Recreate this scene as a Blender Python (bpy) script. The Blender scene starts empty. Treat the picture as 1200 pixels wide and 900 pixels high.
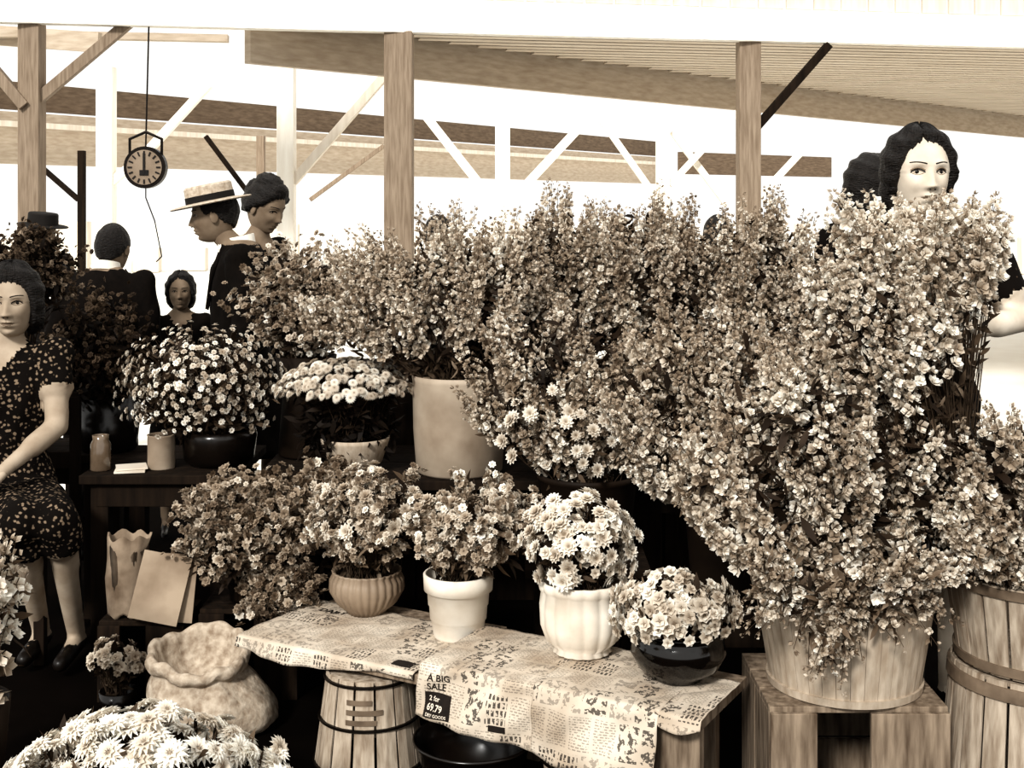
import bpy, math, random
import numpy as np
from mathutils import Vector, Matrix
rng=np.random.default_rng(7)
random.seed(3)
C=bpy.context.scene.collection

# ------------------------------------------------------------------ materials
def lin(c): return tuple(((x/12.92) if x<=0.04045 else ((x+0.055)/1.055)**2.4) for x in c)
SP=[(0,(.03,.018,.012)),(.2,(.19,.145,.105)),(.4,(.415,.35,.285)),(.6,(.635,.57,.495)),(.8,(.845,.80,.735)),(1,(.99,.98,.945))]
def sep(t):
    t=max(0,min(1,t))
    for (a,ca),(b,cb) in zip(SP,SP[1:]):
        if t<=b:
            k=(t-a)/(b-a); return lin(tuple(x+(y-x)*k for x,y in zip(ca,cb)))+(1,)
MATS={}
def newmat(name):
    m=bpy.data.materials.new(name); m.use_nodes=True
    nt=m.node_tree; b=nt.nodes['Principled BSDF']; return m,nt,b
def mat(name,t,var=.08,scale=8,rough=.7,bump=.2,stretch=(1,1,1),spec=.3,metal=0,detail=6):
    if name in MATS: return MATS[name]
    m,nt,b=newmat(name); N=nt.nodes; L=nt.links
    tc=N.new('ShaderNodeTexCoord'); mp=N.new('ShaderNodeMapping'); mp.inputs['Scale'].default_value=stretch
    no=N.new('ShaderNodeTexNoise'); no.inputs['Scale'].default_value=scale; no.inputs['Detail'].default_value=detail
    cr=N.new('ShaderNodeValToRGB')
    cr.color_ramp.elements[0].position=.3; cr.color_ramp.elements[1].position=.7
    cr.color_ramp.elements[0].color=sep(t-var); cr.color_ramp.elements[1].color=sep(t+var)
    L.new(tc.outputs['Object'],mp.inputs[0]); L.new(mp.outputs[0],no.inputs[0]); L.new(no.outputs[0],cr.inputs[0]); L.new(cr.outputs[0],b.inputs['Base Color'])
    b.inputs['Roughness'].default_value=rough; b.inputs['Specular IOR Level'].default_value=spec; b.inputs['Metallic'].default_value=metal
    if bump:
        bp=N.new('ShaderNodeBump'); bp.inputs['Strength'].default_value=bump; bp.inputs['Distance'].default_value=.01
        L.new(no.outputs[0],bp.inputs['Height']); L.new(bp.outputs[0],b.inputs['Normal'])
    MATS[name]=m; return m
def tonemat(name,trans=.25):
    m,nt,b=newmat(name); N=nt.nodes; L=nt.links
    at=N.new('ShaderNodeAttribute'); at.attribute_name='tone'
    cr=N.new('ShaderNodeValToRGB'); e=cr.color_ramp.elements
    e[0].position=0; e[0].color=sep(0); e[1].position=1; e[1].color=sep(1)
    for p,_ in SP[1:-1]:
        x=e.new(p); x.color=sep(p)
    L.new(at.outputs['Fac'],cr.inputs[0]); L.new(cr.outputs[0],b.inputs['Base Color'])
    b.inputs['Roughness'].default_value=.65; b.inputs['Specular IOR Level'].default_value=.15
    tr=N.new('ShaderNodeBsdfTranslucent'); L.new(cr.outputs[0],tr.inputs[0])
    mx=N.new('ShaderNodeMixShader'); mx.inputs[0].default_value=trans
    out=[n for n in N if n.type=='OUTPUT_MATERIAL'][0]
    L.new(b.outputs[0],mx.inputs[1]); L.new(tr.outputs[0],mx.inputs[2]); L.new(mx.outputs[0],out.inputs[0])
    return m
FLOWER=tonemat('petal_and_leaf_tissue',.25)
def dressmat(name,dark,light,scale,thr=.5):
    m,nt,b=newmat(name); N=nt.nodes; L=nt.links
    tc=N.new('ShaderNodeTexCoord')
    vo=N.new('ShaderNodeTexVoronoi'); vo.inputs['Scale'].default_value=scale
    no=N.new('ShaderNodeTexNoise'); no.inputs['Scale'].default_value=scale*1.6
    ad=N.new('ShaderNodeMath'); ad.operation='MULTIPLY'
    cr=N.new('ShaderNodeValToRGB'); e=cr.color_ramp.elements
    e[0].position=thr*.5-.03; e[0].color=sep(light); e[1].position=thr*.5+.02; e[1].color=sep(dark)
    L.new(tc.outputs['Object'],vo.inputs[0]); L.new(tc.outputs['Object'],no.inputs[0])
    L.new(vo.outputs['Distance'],ad.inputs[0]); L.new(no.outputs[0],ad.inputs[1]); L.new(ad.outputs[0],cr.inputs[0]); L.new(cr.outputs[0],b.inputs['Base Color'])
    b.inputs['Roughness'].default_value=.9; b.inputs['Specular IOR Level'].default_value=.1; return m
WOOD_T=mat('weathered_timber',.50,.06,12,.8,.3,(6,6,.5))
WOOD_D=mat('dark_timber',.11,.04,6,.85,.3,(6,6,.6),spec=.1)
WOOD_W=mat('whitewashed_timber',.93,.05,5,.8,.15,(4,4,.6))
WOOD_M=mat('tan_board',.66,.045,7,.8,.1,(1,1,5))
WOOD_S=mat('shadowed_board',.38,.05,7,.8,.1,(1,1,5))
WOOD_P=mat('pale_board',.82,.05,4,.8,.2,(6,6,.5))
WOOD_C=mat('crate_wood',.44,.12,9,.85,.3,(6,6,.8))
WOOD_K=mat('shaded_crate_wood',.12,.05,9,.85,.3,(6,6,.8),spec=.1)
STAVE=mat('basket_stave_wood',.58,.12,12,.85,.35,(5,5,.7))
STAVE_L=mat('pale_basket_stave',.64,.06,14,.85,.2,(4,4,1))
HOOP=mat('basket_hoop_wood',.38,.1,12,.8,.3)
WIRE=mat('dark_iron',.08,.03,20,.4,.1,metal=.6)
POTW=mat('white_glazed_clay',.83,.07,9,.6,.1,spec=.3)
POTB=mat('brown_clay',.46,.08,8,.55,.1,spec=.4)
POTK=mat('black_glass',.02,.01,8,.12,0,spec=.6)
CROCK=mat('galvanised_grey',.56,.11,5,.6,.15)
CROCKD=mat('dull_pail',.12,.04,5,.6,.1,spec=.1)
PAN=mat('dark_enamel_pan',.05,.03,6,.25,.03,spec=.5)
BURLAP=mat('burlap_cloth',.60,.11,45,.95,.6)
PAPER=mat('plain_paper',.8,.06,5,.9,.1)
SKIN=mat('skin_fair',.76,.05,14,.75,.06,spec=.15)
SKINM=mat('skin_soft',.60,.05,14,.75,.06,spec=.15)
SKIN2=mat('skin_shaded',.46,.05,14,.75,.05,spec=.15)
LIPS=mat('lip_tone',.40,.03,20,.6,0)
EYEW=mat('eye_white',.66,.02,20,.4,0)
EYED=mat('iris_dark',.06,.02,20,.3,0)
LIDT=mat('lid_tone',.48,.02,20,.6,0)
HAIR=mat('dark_hair',.055,.045,60,.5,1.0,(1,1,4))
SUIT=mat('dark_wool_suit',.035,.02,40,.9,.2,spec=.1)
SHIRT=mat('white_cotton',.92,.03,20,.8,.05)
STRAW=mat('straw_hat_weave',.66,.08,60,.8,.4)
BAND=mat('hat_band',.05,.02,20,.8,0)
SHOE=mat('black_leather',.05,.02,20,.4,0)
DRESS=dressmat('floral_print_dress',.035,.46,62,.30)
DRESS2=dressmat('dark_dotted_dress',.04,.3,60,.15)
ROOF=mat('roof_slats',.74,.05,3,.8,.1,(.5,6,6))
GROUND=mat('shade_darkened_floor',.02,.015,5,1,.3,spec=.02)  # dark asphalt, taken near black so the colour carries the floor's shade
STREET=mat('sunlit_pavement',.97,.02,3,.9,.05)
INKM=mat('printing_ink',.10,.03,60,.9,0)

def newsprint():
    m,nt,b=newmat('newsprint'); N=nt.nodes; L=nt.links
    tc=N.new('ShaderNodeTexCoord')
    def brick(w,r,mo,off,c1=(0,0,0,1),c2=(1,1,1,1)):
        k=N.new('ShaderNodeTexBrick'); k.inputs['Scale'].default_value=1; k.inputs['Brick Width'].default_value=w
        k.inputs['Row Height'].default_value=r; k.inputs['Mortar Size'].default_value=mo; k.offset=off
        k.inputs['Color1'].default_value=c1; k.inputs['Color2'].default_value=c2; k.inputs['Mortar'].default_value=(0,0,0,1)
        k.inputs['Mortar Smooth'].default_value=0
        L.new(tc.outputs['UV'],k.inputs[0]); return k
    def math_(op,a,bb):
        n=N.new('ShaderNodeMath'); n.operation=op
        for i,x in enumerate((a,bb)):
            if isinstance(x,(int,float)): n.inputs[i].default_value=x
            else: L.new(x,n.inputs[i])
        return n.outputs[0]
    blk=brick(.062,.085,.0045,.41); small=brick(.013,.0062,.0015,.4); big=brick(.011,.019,.0022,.3)
    ks=N.new('ShaderNodeSeparateColor'); L.new(blk.outputs['Color'],ks.inputs[0]); kind=ks.outputs[0]
    inkS=math_('MULTIPLY',math_('SUBTRACT',1,small.outputs['Fac']),.5)
    inkB=math_('MULTIPLY',math_('SUBTRACT',1,big.outputs['Fac']),.9)
    isB=math_('GREATER_THAN',kind,.62); isP=math_('LESS_THAN',kind,.25)
    n3=N.new('ShaderNodeTexNoise'); n3.inputs['Scale'].default_value=55; n3.inputs['Detail'].default_value=3; L.new(tc.outputs['UV'],n3.inputs[0])
    pic=math_('MULTIPLY',math_('GREATER_THAN',n3.outputs[0],.5),.85)
    isK=math_('GREATER_THAN',kind,.8)
    ink=math_('ADD',math_('MULTIPLY',inkS,math_('SUBTRACT',1,isB)),math_('MULTIPLY',inkB,isB))
    ink=math_('ADD',math_('MULTIPLY',ink,math_('SUBTRACT',1,isK)),math_('MULTIPLY',pic,isK))
    ink=math_('ADD',math_('MULTIPLY',ink,math_('SUBTRACT',1,isP)),math_('MULTIPLY',math_('MULTIPLY',pic,.55),isP))
    ink=math_('MULTIPLY',ink,math_('SUBTRACT',1,blk.outputs['Fac']))
    no=N.new('ShaderNodeTexNoise'); no.inputs['Scale'].default_value=130; L.new(tc.outputs['UV'],no.inputs[0])
    no2=N.new('ShaderNodeTexNoise'); no2.inputs['Scale'].default_value=7; L.new(tc.outputs['UV'],no2.inputs[0])
    ink=math_('MULTIPLY',ink,math_('GREATER_THAN',no.outputs[0],.44))
    cr=N.new('ShaderNodeValToRGB'); cr.color_ramp.elements[0].color=sep(.60); cr.color_ramp.elements[1].color=sep(.78)
    cr.color_ramp.elements[0].position=.3;cr.color_ramp.elements[1].position=.7
    L.new(no2.outputs[0],cr.inputs[0])
    mx=N.new('ShaderNodeMix'); mx.data_type='RGBA'; L.new(ink,mx.inputs[0]); L.new(cr.outputs[0],mx.inputs[6]); mx.inputs[7].default_value=sep(.1)
    L.new(mx.outputs[2],b.inputs['Base Color']); b.inputs['Roughness'].default_value=.9
    return m
NEWS=newsprint()

# ------------------------------------------------------------------ solid geometry builder
class G:
    def __init__(s): s.v=[];s.f=[];s.m=[]
    def add(s,vs,fs,mi=0):
        o=len(s.v); s.v+= [tuple(map(float,v)) for v in vs]; s.f+=[tuple(i+o for i in f) for f in fs]; s.m+=[mi]*len(fs)
    def box(s,c,size,rot=None,mi=0):
        h=np.array(size)/2; vs=[np.array((x,y,z))*h for x in(-1,1) for y in(-1,1) for z in(-1,1)]
        if rot is not None:
            R=np.array(rot.to_3x3()); vs=[R@v for v in vs]
        s.add([v+np.array(c) for v in vs],[(0,1,3,2),(4,6,7,5),(0,4,5,1),(2,3,7,6),(0,2,6,4),(1,5,7,3)],mi)
    def beam(s,a,b,w,h,mi=0):
        a=Vector(a);b=Vector(b);d=b-a
        q=d.to_track_quat('Z','Y' if abs(d.normalized().y)<.9 else 'X')
        s.box((a+b)/2,(w,h,d.length),q.to_matrix(),mi)
    def lathe(s,c,prof,n=48,fl=0,amp=0,mi=0,sx=1,sy=1,close=True,fn=None):
        vs=[];k=len(prof)
        for (r,z) in prof:
            for i in range(n):
                a=2*math.pi*i/n; rr=r*(1+amp*abs(math.sin(a*fl/2)) if fl else 1)
                x,y,zz=rr*math.cos(a)*sx,rr*math.sin(a)*sy,z
                if fn: x,y,zz=fn(x,y,zz,a)
                vs.append((c[0]+x,c[1]+y,c[2]+zz))
        fs=[]
        for j in range(k-1):
            for i in range(n):
                i2=(i+1)%n; fs.append((j*n+i,j*n+i2,(j+1)*n+i2,(j+1)*n+i))
        if close:
            fs.append(tuple(range(n-1,-1,-1))); fs.append(tuple((k-1)*n+i for i in range(n)))
        s.add(vs,fs,mi)
    def cap(s,a,b,r0,r1,n=12,mi=0):
        a=Vector(a);b=Vector(b);d=b-a
        if d.length<1e-6: d=Vector((0,0,1e-4))
        q=d.to_track_quat('Z','Y').to_matrix(); L=d.length; prof=[]
        for i in range(1,6):
            t=math.pi/2*i/5; prof.append((r0*math.sin(t),-r0*math.cos(t)))
        for i in range(0,5):
            t=math.pi/2*i/5; prof.append((r1*math.cos(t),L+r1*math.sin(t)))
        vs=[]
        for r,z in prof:
            for i in range(n):
                an=2*math.pi*i/n; vs.append(a+q@Vector((r*math.cos(an),r*math.sin(an),z)))
        fs=[];k=len(prof)
        for j in range(k-1):
            for i in range(n):
                i2=(i+1)%n; fs.append((j*n+i,j*n+i2,(j+1)*n+i2,(j+1)*n+i))
        fs.append(tuple(range(n-1,-1,-1))); fs.append(tuple((k-1)*n+i for i in range(n)))
        s.add(vs,fs,mi)
    def tube(s,pts,r,n=8,mi=0):
        for a,b in zip(pts,pts[1:]): s.cap(a,b,r,r,n,mi)
    def loft(s,rings,n=28,mi=0):
        vs=[]
        for x,y,z,rx,ry in rings:
            for i in range(n):
                a=2*math.pi*i/n; vs.append((x+rx*math.cos(a),y+ry*math.sin(a),z))
        fs=[];k=len(rings)
        for j in range(k-1):
            for i in range(n):
                i2=(i+1)%n; fs.append((j*n+i,j*n+i2,(j+1)*n+i2,(j+1)*n+i))
        fs.append(tuple(range(n-1,-1,-1))); fs.append(tuple((k-1)*n+i for i in range(n)))
        s.add(vs,fs,mi)
    def ell(s,c,r,n=20,mi=0,rot=None,noise=0):
        vs=[];m=n//2+1
        for j in range(m):
            t=math.pi*(j+.5)/m
            for i in range(n):
                a=2*math.pi*i/n; k=1+noise*(math.sin(5*a+9*t)+math.sin(11*t-3*a))*.5
                v=Vector((r[0]*math.sin(t)*math.cos(a)*k,r[1]*math.sin(t)*math.sin(a)*k,r[2]*math.cos(t)*k))
                if rot is not None: v=rot@v
                vs.append((c[0]+v.x,c[1]+v.y,c[2]+v.z))
        fs=[]
        for j in range(m-1):
            for i in range(n):
                i2=(i+1)%n; fs.append((j*n+i,(j+1)*n+i,(j+1)*n+i2,j*n+i2))
        fs.append(tuple(range(n))); fs.append(tuple((m-1)*n+i for i in range(n-1,-1,-1)))
        s.add(vs,fs,mi)
    def build(s,name,mats,parent=None,smooth=False,bevel=0):
        me=bpy.data.meshes.new(name); me.from_pydata(s.v,[],s.f); me.polygons.foreach_set('material_index',s.m)
        for m in mats: me.materials.append(m)
        if smooth: me.polygons.foreach_set('use_smooth',[True]*len(s.f))
        me.update(); ob=bpy.data.objects.new(name,me); C.objects.link(ob)
        if parent: ob.parent=parent
        if bevel:
            b=ob.modifiers.new('bevel','BEVEL'); b.width=bevel; b.segments=2; b.limit_method='ANGLE'
        return ob
def empty(name,loc=(0,0,0)):
    e=bpy.data.objects.new(name,None); e.empty_display_size=.1; C.objects.link(e); return e

# ------------------------------------------------------------------ plant builder (numpy)
class MB:
    def __init__(s): s.v=[];s.t=[];s.c=[];s.n=0
    def add(s,v,t,c):
        s.v.append(v);s.t.append(t+s.n);s.c.append(c);s.n+=len(v)
    def inst(s,tp,M,P,gain=None,off=None):
        tv,tt,tc=tp;k=len(P)
        if k==0:return
        V=(P[:,None,:]+np.einsum('kij,nj->kni',M,tv)).reshape(-1,3)
        T=(tt[None]+ (np.arange(k)*len(tv))[:,None,None]).reshape(-1,3)
        g=np.ones(k) if gain is None else gain
        Cc=(tc[None,:]*g[:,None]).reshape(-1)
        s.add(V,T,Cc)
    def build(s,name,parent=None):
        V=np.concatenate(s.v).astype(np.float32);T=np.concatenate(s.t).astype(np.int32);c=np.clip(np.concatenate(s.c),0,1).astype(np.float32)
        me=bpy.data.meshes.new(name); me.vertices.add(len(V)); me.vertices.foreach_set('co',V.ravel())
        me.loops.add(len(T)*3); me.loops.foreach_set('vertex_index',T.ravel())
        me.polygons.add(len(T)); me.polygons.foreach_set('loop_start',np.arange(len(T),dtype=np.int32)*3)
        me.update(calc_edges=True)
        a=me.attributes.new('tone','FLOAT','POINT'); a.data.foreach_set('value',c)
        me.materials.append(FLOWER)
        ob=bpy.data.objects.new(name,me); C.objects.link(ob)
        if parent: ob.parent=parent
        return ob
def petals(n,R,r0,w,z0,z1,c0,c1,ph=0,zm=None):
    v=[];t=[];c=[]
    if zm is None: zm=(z0+z1)/2+.12*R
    for i in range(n):
        a=2*math.pi*i/n+ph; ca,sa=math.cos(a),math.sin(a); o=len(v)
        for (r,y,z,cc) in ((r0,0,z0,c0),(R*.62,w/2,zm,(c0+c1*2)/3),(R*.62,-w/2,zm,(c0+c1*2)/3),(R,0,z1,c1)):
            v.append((r*ca-y*sa,r*sa+y*ca,z)); c.append(cc)
        t+=[(o,o+1,o+3),(o,o+3,o+2)]
    return np.array(v,float),np.array(t),np.array(c,float)
def comb(*L):
    v=[];t=[];c=[];n=0
    for a,b,d in L: v.append(a);t.append(b+n);c.append(d);n+=len(a)
    return np.concatenate(v),np.concatenate(t),np.concatenate(c)
def dome(r,h,n,c0,c1):
    v=[(0,0,h)]+[(r*math.cos(2*math.pi*i/n),r*math.sin(2*math.pi*i/n),0) for i in range(n)]
    t=[(0,1+i,1+(i+1)%n) for i in range(n)]
    return np.array(v,float),np.array(t),np.array([c1]+[c0]*n,float)
FLORET=comb(petals(4,1,.1,1.0,0,.65,.62,.96),petals(3,.65,.05,.7,.2,1.0,.7,1.0,.4))
BUD=petals(3,.6,.3,.8,-.4,.9,.6,.85,zm=.3)
DAISY=comb(petals(15,1,.15,.30,.02,-.08,.78,1.0,zm=.12),petals(12,.85,.15,.30,.08,.15,.8,1.0,.2,zm=.2),petals(8,.5,.1,.3,.15,.3,.75,.95,.1,zm=.3),dome(.17,.28,7,.5,.65))
MUM=comb(petals(11,1,.15,.5,0,.15,.6,.97,zm=.2),petals(9,.75,.1,.45,.1,.45,.65,1,.3,zm=.35),petals(6,.45,.05,.4,.2,.6,.6,.95,.1,zm=.5),dome(.2,.45,5,.4,.65))
BUTTON=comb(petals(7,1,.1,.8,0,.1,.8,1.0,zm=.2),petals(4,.6,.1,.7,.15,.5,.8,1.0,.4),dome(.25,.4,5,.5,.65))
LEAF=(np.array([(0,0,0),(.13,.02,.35),(-.13,.02,.35),(.11,-.05,.7),(-.11,-.05,.7),(0,-.2,1.0)],float),np.array([(0,1,2),(1,3,4),(1,4,2),(3,5,4)]),np.array([.7,1,.9,1,.9,1.1]))
def frames(d,scale):
    k=len(d); z=d/np.maximum(np.linalg.norm(d,axis=1,keepdims=True),1e-9)
    h=rng.normal(size=(k,3)); x=np.cross(h,z); x/=np.maximum(np.linalg.norm(x,axis=1,keepdims=True),1e-9); y=np.cross(z,x)
    return np.stack([x,y,z],axis=2)*np.asarray(scale).reshape(-1,1,1)
def bez(B,Q,T,s):
    s=s[...,None]; return (1-s)**2*B[:,None]+2*s*(1-s)*Q[:,None]+s*s*T[:,None]
def stems(mb,B,Q,T,r=.0019,tone=.28,seg=7):
    k=len(B); s=np.tile(np.linspace(0,.975,seg),(k,1)); P=bez(B,Q,T,s)
    off=np.array([(1,0,0),(-.5,.87,0),(-.5,-.87,0)])*r
    V=(P[:,:,None,:]+off[None,None]*np.linspace(1.3,.5,seg)[None,:,None,None]).reshape(k,-1,3); tt=[]
    for j in range(seg-1):
        for i in range(3):
            a=j*3+i;b=j*3+(i+1)%3; tt+=[(a,b,b+3),(a,b+3,a+3)]
    tt=np.array(tt); n=seg*3
    mb.add(V.reshape(-1,3),(tt[None]+(np.arange(k)*n)[:,None,None]).reshape(-1,3),np.full(k*n,tone))
def tips(c,r,k,zmin=-.2,fmin=.7,back=.35,cut=None):
    out=[]
    while len(out)<k:
        d=rng.normal(size=3); d/=np.linalg.norm(d)
        if d[2]<zmin: continue
        if d[1]>.35 and rng.random()>back: continue
        f=rng.uniform(fmin,1.05); p=np.array(c)+d*np.array(r)*f
        if cut and cut(p): continue
        out.append(p)
    return np.array(out)
def boxtips(lo,hi,k): return rng.uniform(lo,hi,(k,3))
def bouquet(mb,base,br,T,kind='spike',L=.26,size=.015,tone=(.8,1.1),leafn=8,leaf=.042,ltone=.32,fill=0,c=None,r=None,up=.5,dens=.0092,hv=(.62,.42),pull=.27):
    T=np.asarray(T,float).copy();k=len(T); base=np.array(base,float)
    if kind=='spike' and k>40 and pull:
        nc=max(8,k//5); cc=T[rng.choice(k,nc,replace=False)]
        j=np.argmin(((T[:,None]-cc[None])**2).sum(2),1); T+= (cc[j]-T)*pull
    a=rng.uniform(0,2*math.pi,k); rr=br*np.sqrt(rng.random(k))
    B=base+np.stack([rr*np.cos(a),rr*np.sin(a),np.zeros(k)],1)
    dist=np.linalg.norm(T-B,axis=1)
    Qo=B+(T-B)*.35+np.array([0,0,1.])*(dist*up*.5)[:,None]
    if kind=='spike':
        Qn=B+(T-B)*np.array([hv[0],hv[0],hv[1]])
        m=np.clip((T[:,2]-B[:,2]-.02)/.12,0,1)[:,None]
        Q=Qo*(1-m)+Qn*m
    else: Q=Qo
    stems(mb,B,Q,T)
    g=rng.uniform(tone[0],tone[1],k)
    Tan=(T-Q); Tan/=np.maximum(np.linalg.norm(Tan,axis=1,keepdims=True),1e-9)
    if kind=='spike':
        n=int(L/dens); Ls=L*rng.uniform(.65,1.1,k); frac=np.minimum(Ls/np.maximum(dist*1.05,.05),.8)
        u=(np.arange(n)+.5)/n
        s=1-frac[:,None]*(1-u)[None,:]
        P=bez(B,Q,T,s)
        D=2*(1-s)[...,None]*(Q-B)[:,None]+2*s[...,None]*(T-Q)[:,None]; D/=np.maximum(np.linalg.norm(D,axis=2,keepdims=True),1e-9)
        ga=(np.arange(n)*2.4)[None,:]+rng.uniform(0,6.28,(k,1))
        h=np.array([.3,.9,.1]); X=np.cross(D,h); X/=np.linalg.norm(X,axis=2,keepdims=True)+1e-9; Y=np.cross(D,X)
        out=np.cos(ga)[...,None]*X+np.sin(ga)[...,None]*Y
        taper=(1-.6*u**1.5)[None,:]*rng.uniform(.7,1.25,(k,n))
        R=size*taper
        Pp=P+out*(R*.85)[...,None]
        dirs=out+D*.5+rng.normal(size=out.shape)*.4
        isb=np.tile(u>.84,(k,1)).ravel()
        Pf=Pp.reshape(-1,3);df=dirs.reshape(-1,3);Rf=R.ravel();gf=(g[:,None]*rng.uniform(.74,1.12,(k,n))).ravel()
        a1=~isb;a2=isb
        mb.inst(FLORET,frames(df[a1],Rf[a1]),Pf[a1],gf[a1])
        mb.inst(BUD,frames(df[a2],Rf[a2]*1.2),Pf[a2],gf[a2]*.9)
    elif kind=='fluff':
        n=34; u=rng.random((k,n)); s=1-u*np.minimum(L/dist,.7)[:,None]
        P=bez(B,Q,T,s)+rng.normal(size=(k,n,3))*L*.16
        Pf=P.reshape(-1,3); df=rng.normal(size=Pf.shape)+np.array([0,-.4,.9])
        mb.inst(BUTTON,frames(df,size*rng.uniform(.6,1.2,len(Pf))),Pf,(g[:,None]*rng.uniform(.6,1.15,(k,n))).ravel())
    else:
        tp={'daisy':DAISY,'mum':MUM,'button':BUTTON}[kind]
        cen=np.array(c if c is not None else base)
        d=Tan*.4+ (T-cen)/np.maximum(np.linalg.norm(T-cen,axis=1,keepdims=True),1e-9)+rng.normal(size=(k,3))*.3+np.array([0,-.15,.15])
        mb.inst(tp,frames(d,size*rng.uniform(.7,1.15,k)),T,g)
    if leafn:
        s=rng.uniform(.2,.85,(k,leafn)); P=bez(B,Q,T,s).reshape(-1,3)
        d=np.repeat(Tan,leafn,0)*.5+rng.normal(size=P.shape)*.7+np.array([0,0,.25])
        mb.inst(LEAF,frames(d,leaf*rng.uniform(.6,1.4,len(P))),P,ltone*rng.uniform(.4,1.6,len(P)))
    if fill and c is not None:
        d=rng.normal(size=(fill,3)); d/=np.linalg.norm(d,axis=1,keepdims=True)
        P=np.array(c)+d*np.array(r)*(rng.random((fill,1))**.5*.8)
        P=P[P[:,2]>base[2]-.05]
        mb.inst(LEAF,frames(rng.normal(size=P.shape),.06*rng.uniform(.6,1.3,len(P))),P,ltone*.55*rng.uniform(.4,1.4,len(P)))  # inner leaves added to block light, the bunch's inner shade in their tone

# ------------------------------------------------------------------ vessels
def wallprof(outer,th=.006):
    inner=[(max(r-th,.002),z) for r,z in reversed(outer)]
    inner=[(r,max(z,outer[0][1]+th)) for r,z in inner]
    return outer+inner
def vessel(name,c,outer,m,parent,fl=0,amp=0,n=56):
    g=G(); g.lathe(c,[(.001,outer[0][1])]+wallprof(outer)+[(.001,outer[0][1]+.006)],n,fl,amp,close=False)
    return g.build(name,[m],parent,smooth=True)
def basket(c,rt,rb,h,parent,n=20,ms=STAVE,mh=HOOP,hoops=(.06,.5,.94),wire=False,hw=.022,bulge=.0,gap=.06):
    g=G()
    for i in range(n):
        a0=2*math.pi*(i+gap)/n;a1=2*math.pi*(i+1-gap)/n;am=(a0+a1)/2;K=5;vs=[]
        for j in range(K+1):
            t=j/K;r=rb+(rt-rb)*t+bulge*math.sin(math.pi*t);z=h*t
            for a,dr in((a0,0),(am,.0012),(a1,0),(a1,-.005),(am,-.0045),(a0,-.005)):
                vs.append((c[0]+(r+dr)*math.cos(a),c[1]+(r+dr)*math.sin(a),c[2]+z))
        fs=[]
        for j in range(K):
            for q in range(6):
                q2=(q+1)%6; fs.append((j*6+q,j*6+q2,(j+1)*6+q2,(j+1)*6+q))
        fs+=[(5,4,3,2,1,0),tuple(K*6+q for q in range(6))]
        g.add(vs,fs)
    zb=.004 if rb<rt else h-.01
    g.lathe((c[0],c[1],c[2]+zb),[(.001,0),(min(rb,rt)-.006,0),(min(rb,rt)-.006,.006),(.001,.006)],n,close=False)
    g.build('staves',[ms],parent)
    g=G()
    for t in hoops:
        r=rb+(rt-rb)*t+bulge*math.sin(math.pi*t)+.003; z=h*t; w=hw if not wire else .006
        k=(rt-rb)/h*w/2
        g.lathe((c[0],c[1],c[2]+z),[(r-k-.003,-w/2),(r-k+.004,-w/2),(r+k+.004,w/2),(r+k-.003,w/2),(r-k-.003,-w/2)],64,close=False)
    g.build('hoops',[WIRE if wire else mh],parent)
def crate(name,c,s,rot=0,m=WOOD_C):
    g=G();sx,sy,sz=s;t=.015
    R=Matrix.Rotation(rot,3,'Z')
    def bx(p,q):
        v=R@Vector(p); g.box((c[0]+v.x,c[1]+v.y,c[2]+p[2]),q,R)
    nsl=3; w=sy/nsl
    for i in range(nsl): bx((0,-sy/2+w*(i+.5),sz-t/2),(sx,w*.94,t))
    for x in(-1,1):
        for i in range(2): bx((x*(sx/2-t/2),-sy/4+i*sy/2,(sz-t)/2),(t,sy/2*.95,sz-t))
    for i in range(3): bx((0,sy/2-t/2,(sz-t)*(i+.5)/3),(sx-2*t,t,(sz-t)/3*.92))
    for x,wd in((-1,.26),(.62,.40)):
        xx=-sx/2+sx*wd/2 if x<0 else sx/2-sx*wd/2*1.1
        bx((xx,-sy/2-t/2,sz/2-.005),(sx*wd*(1 if x<0 else 1.1),t,sz-.01))
    return g.build(name,[m],bevel=.002)

# ------------------------------------------------------------------ ground & sheds
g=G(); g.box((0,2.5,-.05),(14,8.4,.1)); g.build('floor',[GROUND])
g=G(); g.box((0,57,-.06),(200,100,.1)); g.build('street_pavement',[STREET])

def by(x): return 7.0+(x+3.5)*.1875
def bp(x,z): return (x,by(x),z)
g=G(); g.beam(bp(-5.5,2.61),bp(6.5,2.61),.08,.2); g.build('roof_fascia_beam',[WOOD_W],bevel=.004)
g=G(); x=-5.5
while x<6.5:
    g.box((x+.09,by(x+.09)+.0,3.0),(.166,.02,.56),Matrix.Rotation(math.atan(.1875),3,'Z')); x+=.18
g.build('roof_gable_siding',[WOOD_P])
def post(name,x,y,w,z,m,braces=(),bw=.07,mb=None):
    e=empty(name); g=G(); g.box((x,y,z/2),(w,w,z)); g.build('post',[m],e,bevel=.006)
    if braces:
        g=G()
        for (a,b) in braces: g.beam(a,b,bw,bw*.8)
        g.build('braces',[mb or m],e,bevel=.003)
    return e
post('timber_roof_post',-2.70,7.20,.12,2.52,WOOD_T,[((-2.68,7.2,2.08),(-2.16,7.3,2.56)),((-2.72,7.15,2.05),(-3.05,7.12,2.45))],.075)
post('timber_roof_post',-.668,7.58,.165,2.52,WOOD_T)
post('timber_roof_post',1.475,7.99,.135,2.52,WOOD_T,[((1.52,7.97,1.98),(1.98,8.0,2.5))],.06,WOOD_D)
post('timber_roof_post',3.62,8.38,.14,2.52,WOOD_T)
g=G(); g.beam((-1.57,7.6,2.49),(7.5,17.16,2.49),.06,.30); g.build('receding_eave_beam',[WOOD_M])
g=G()
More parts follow.
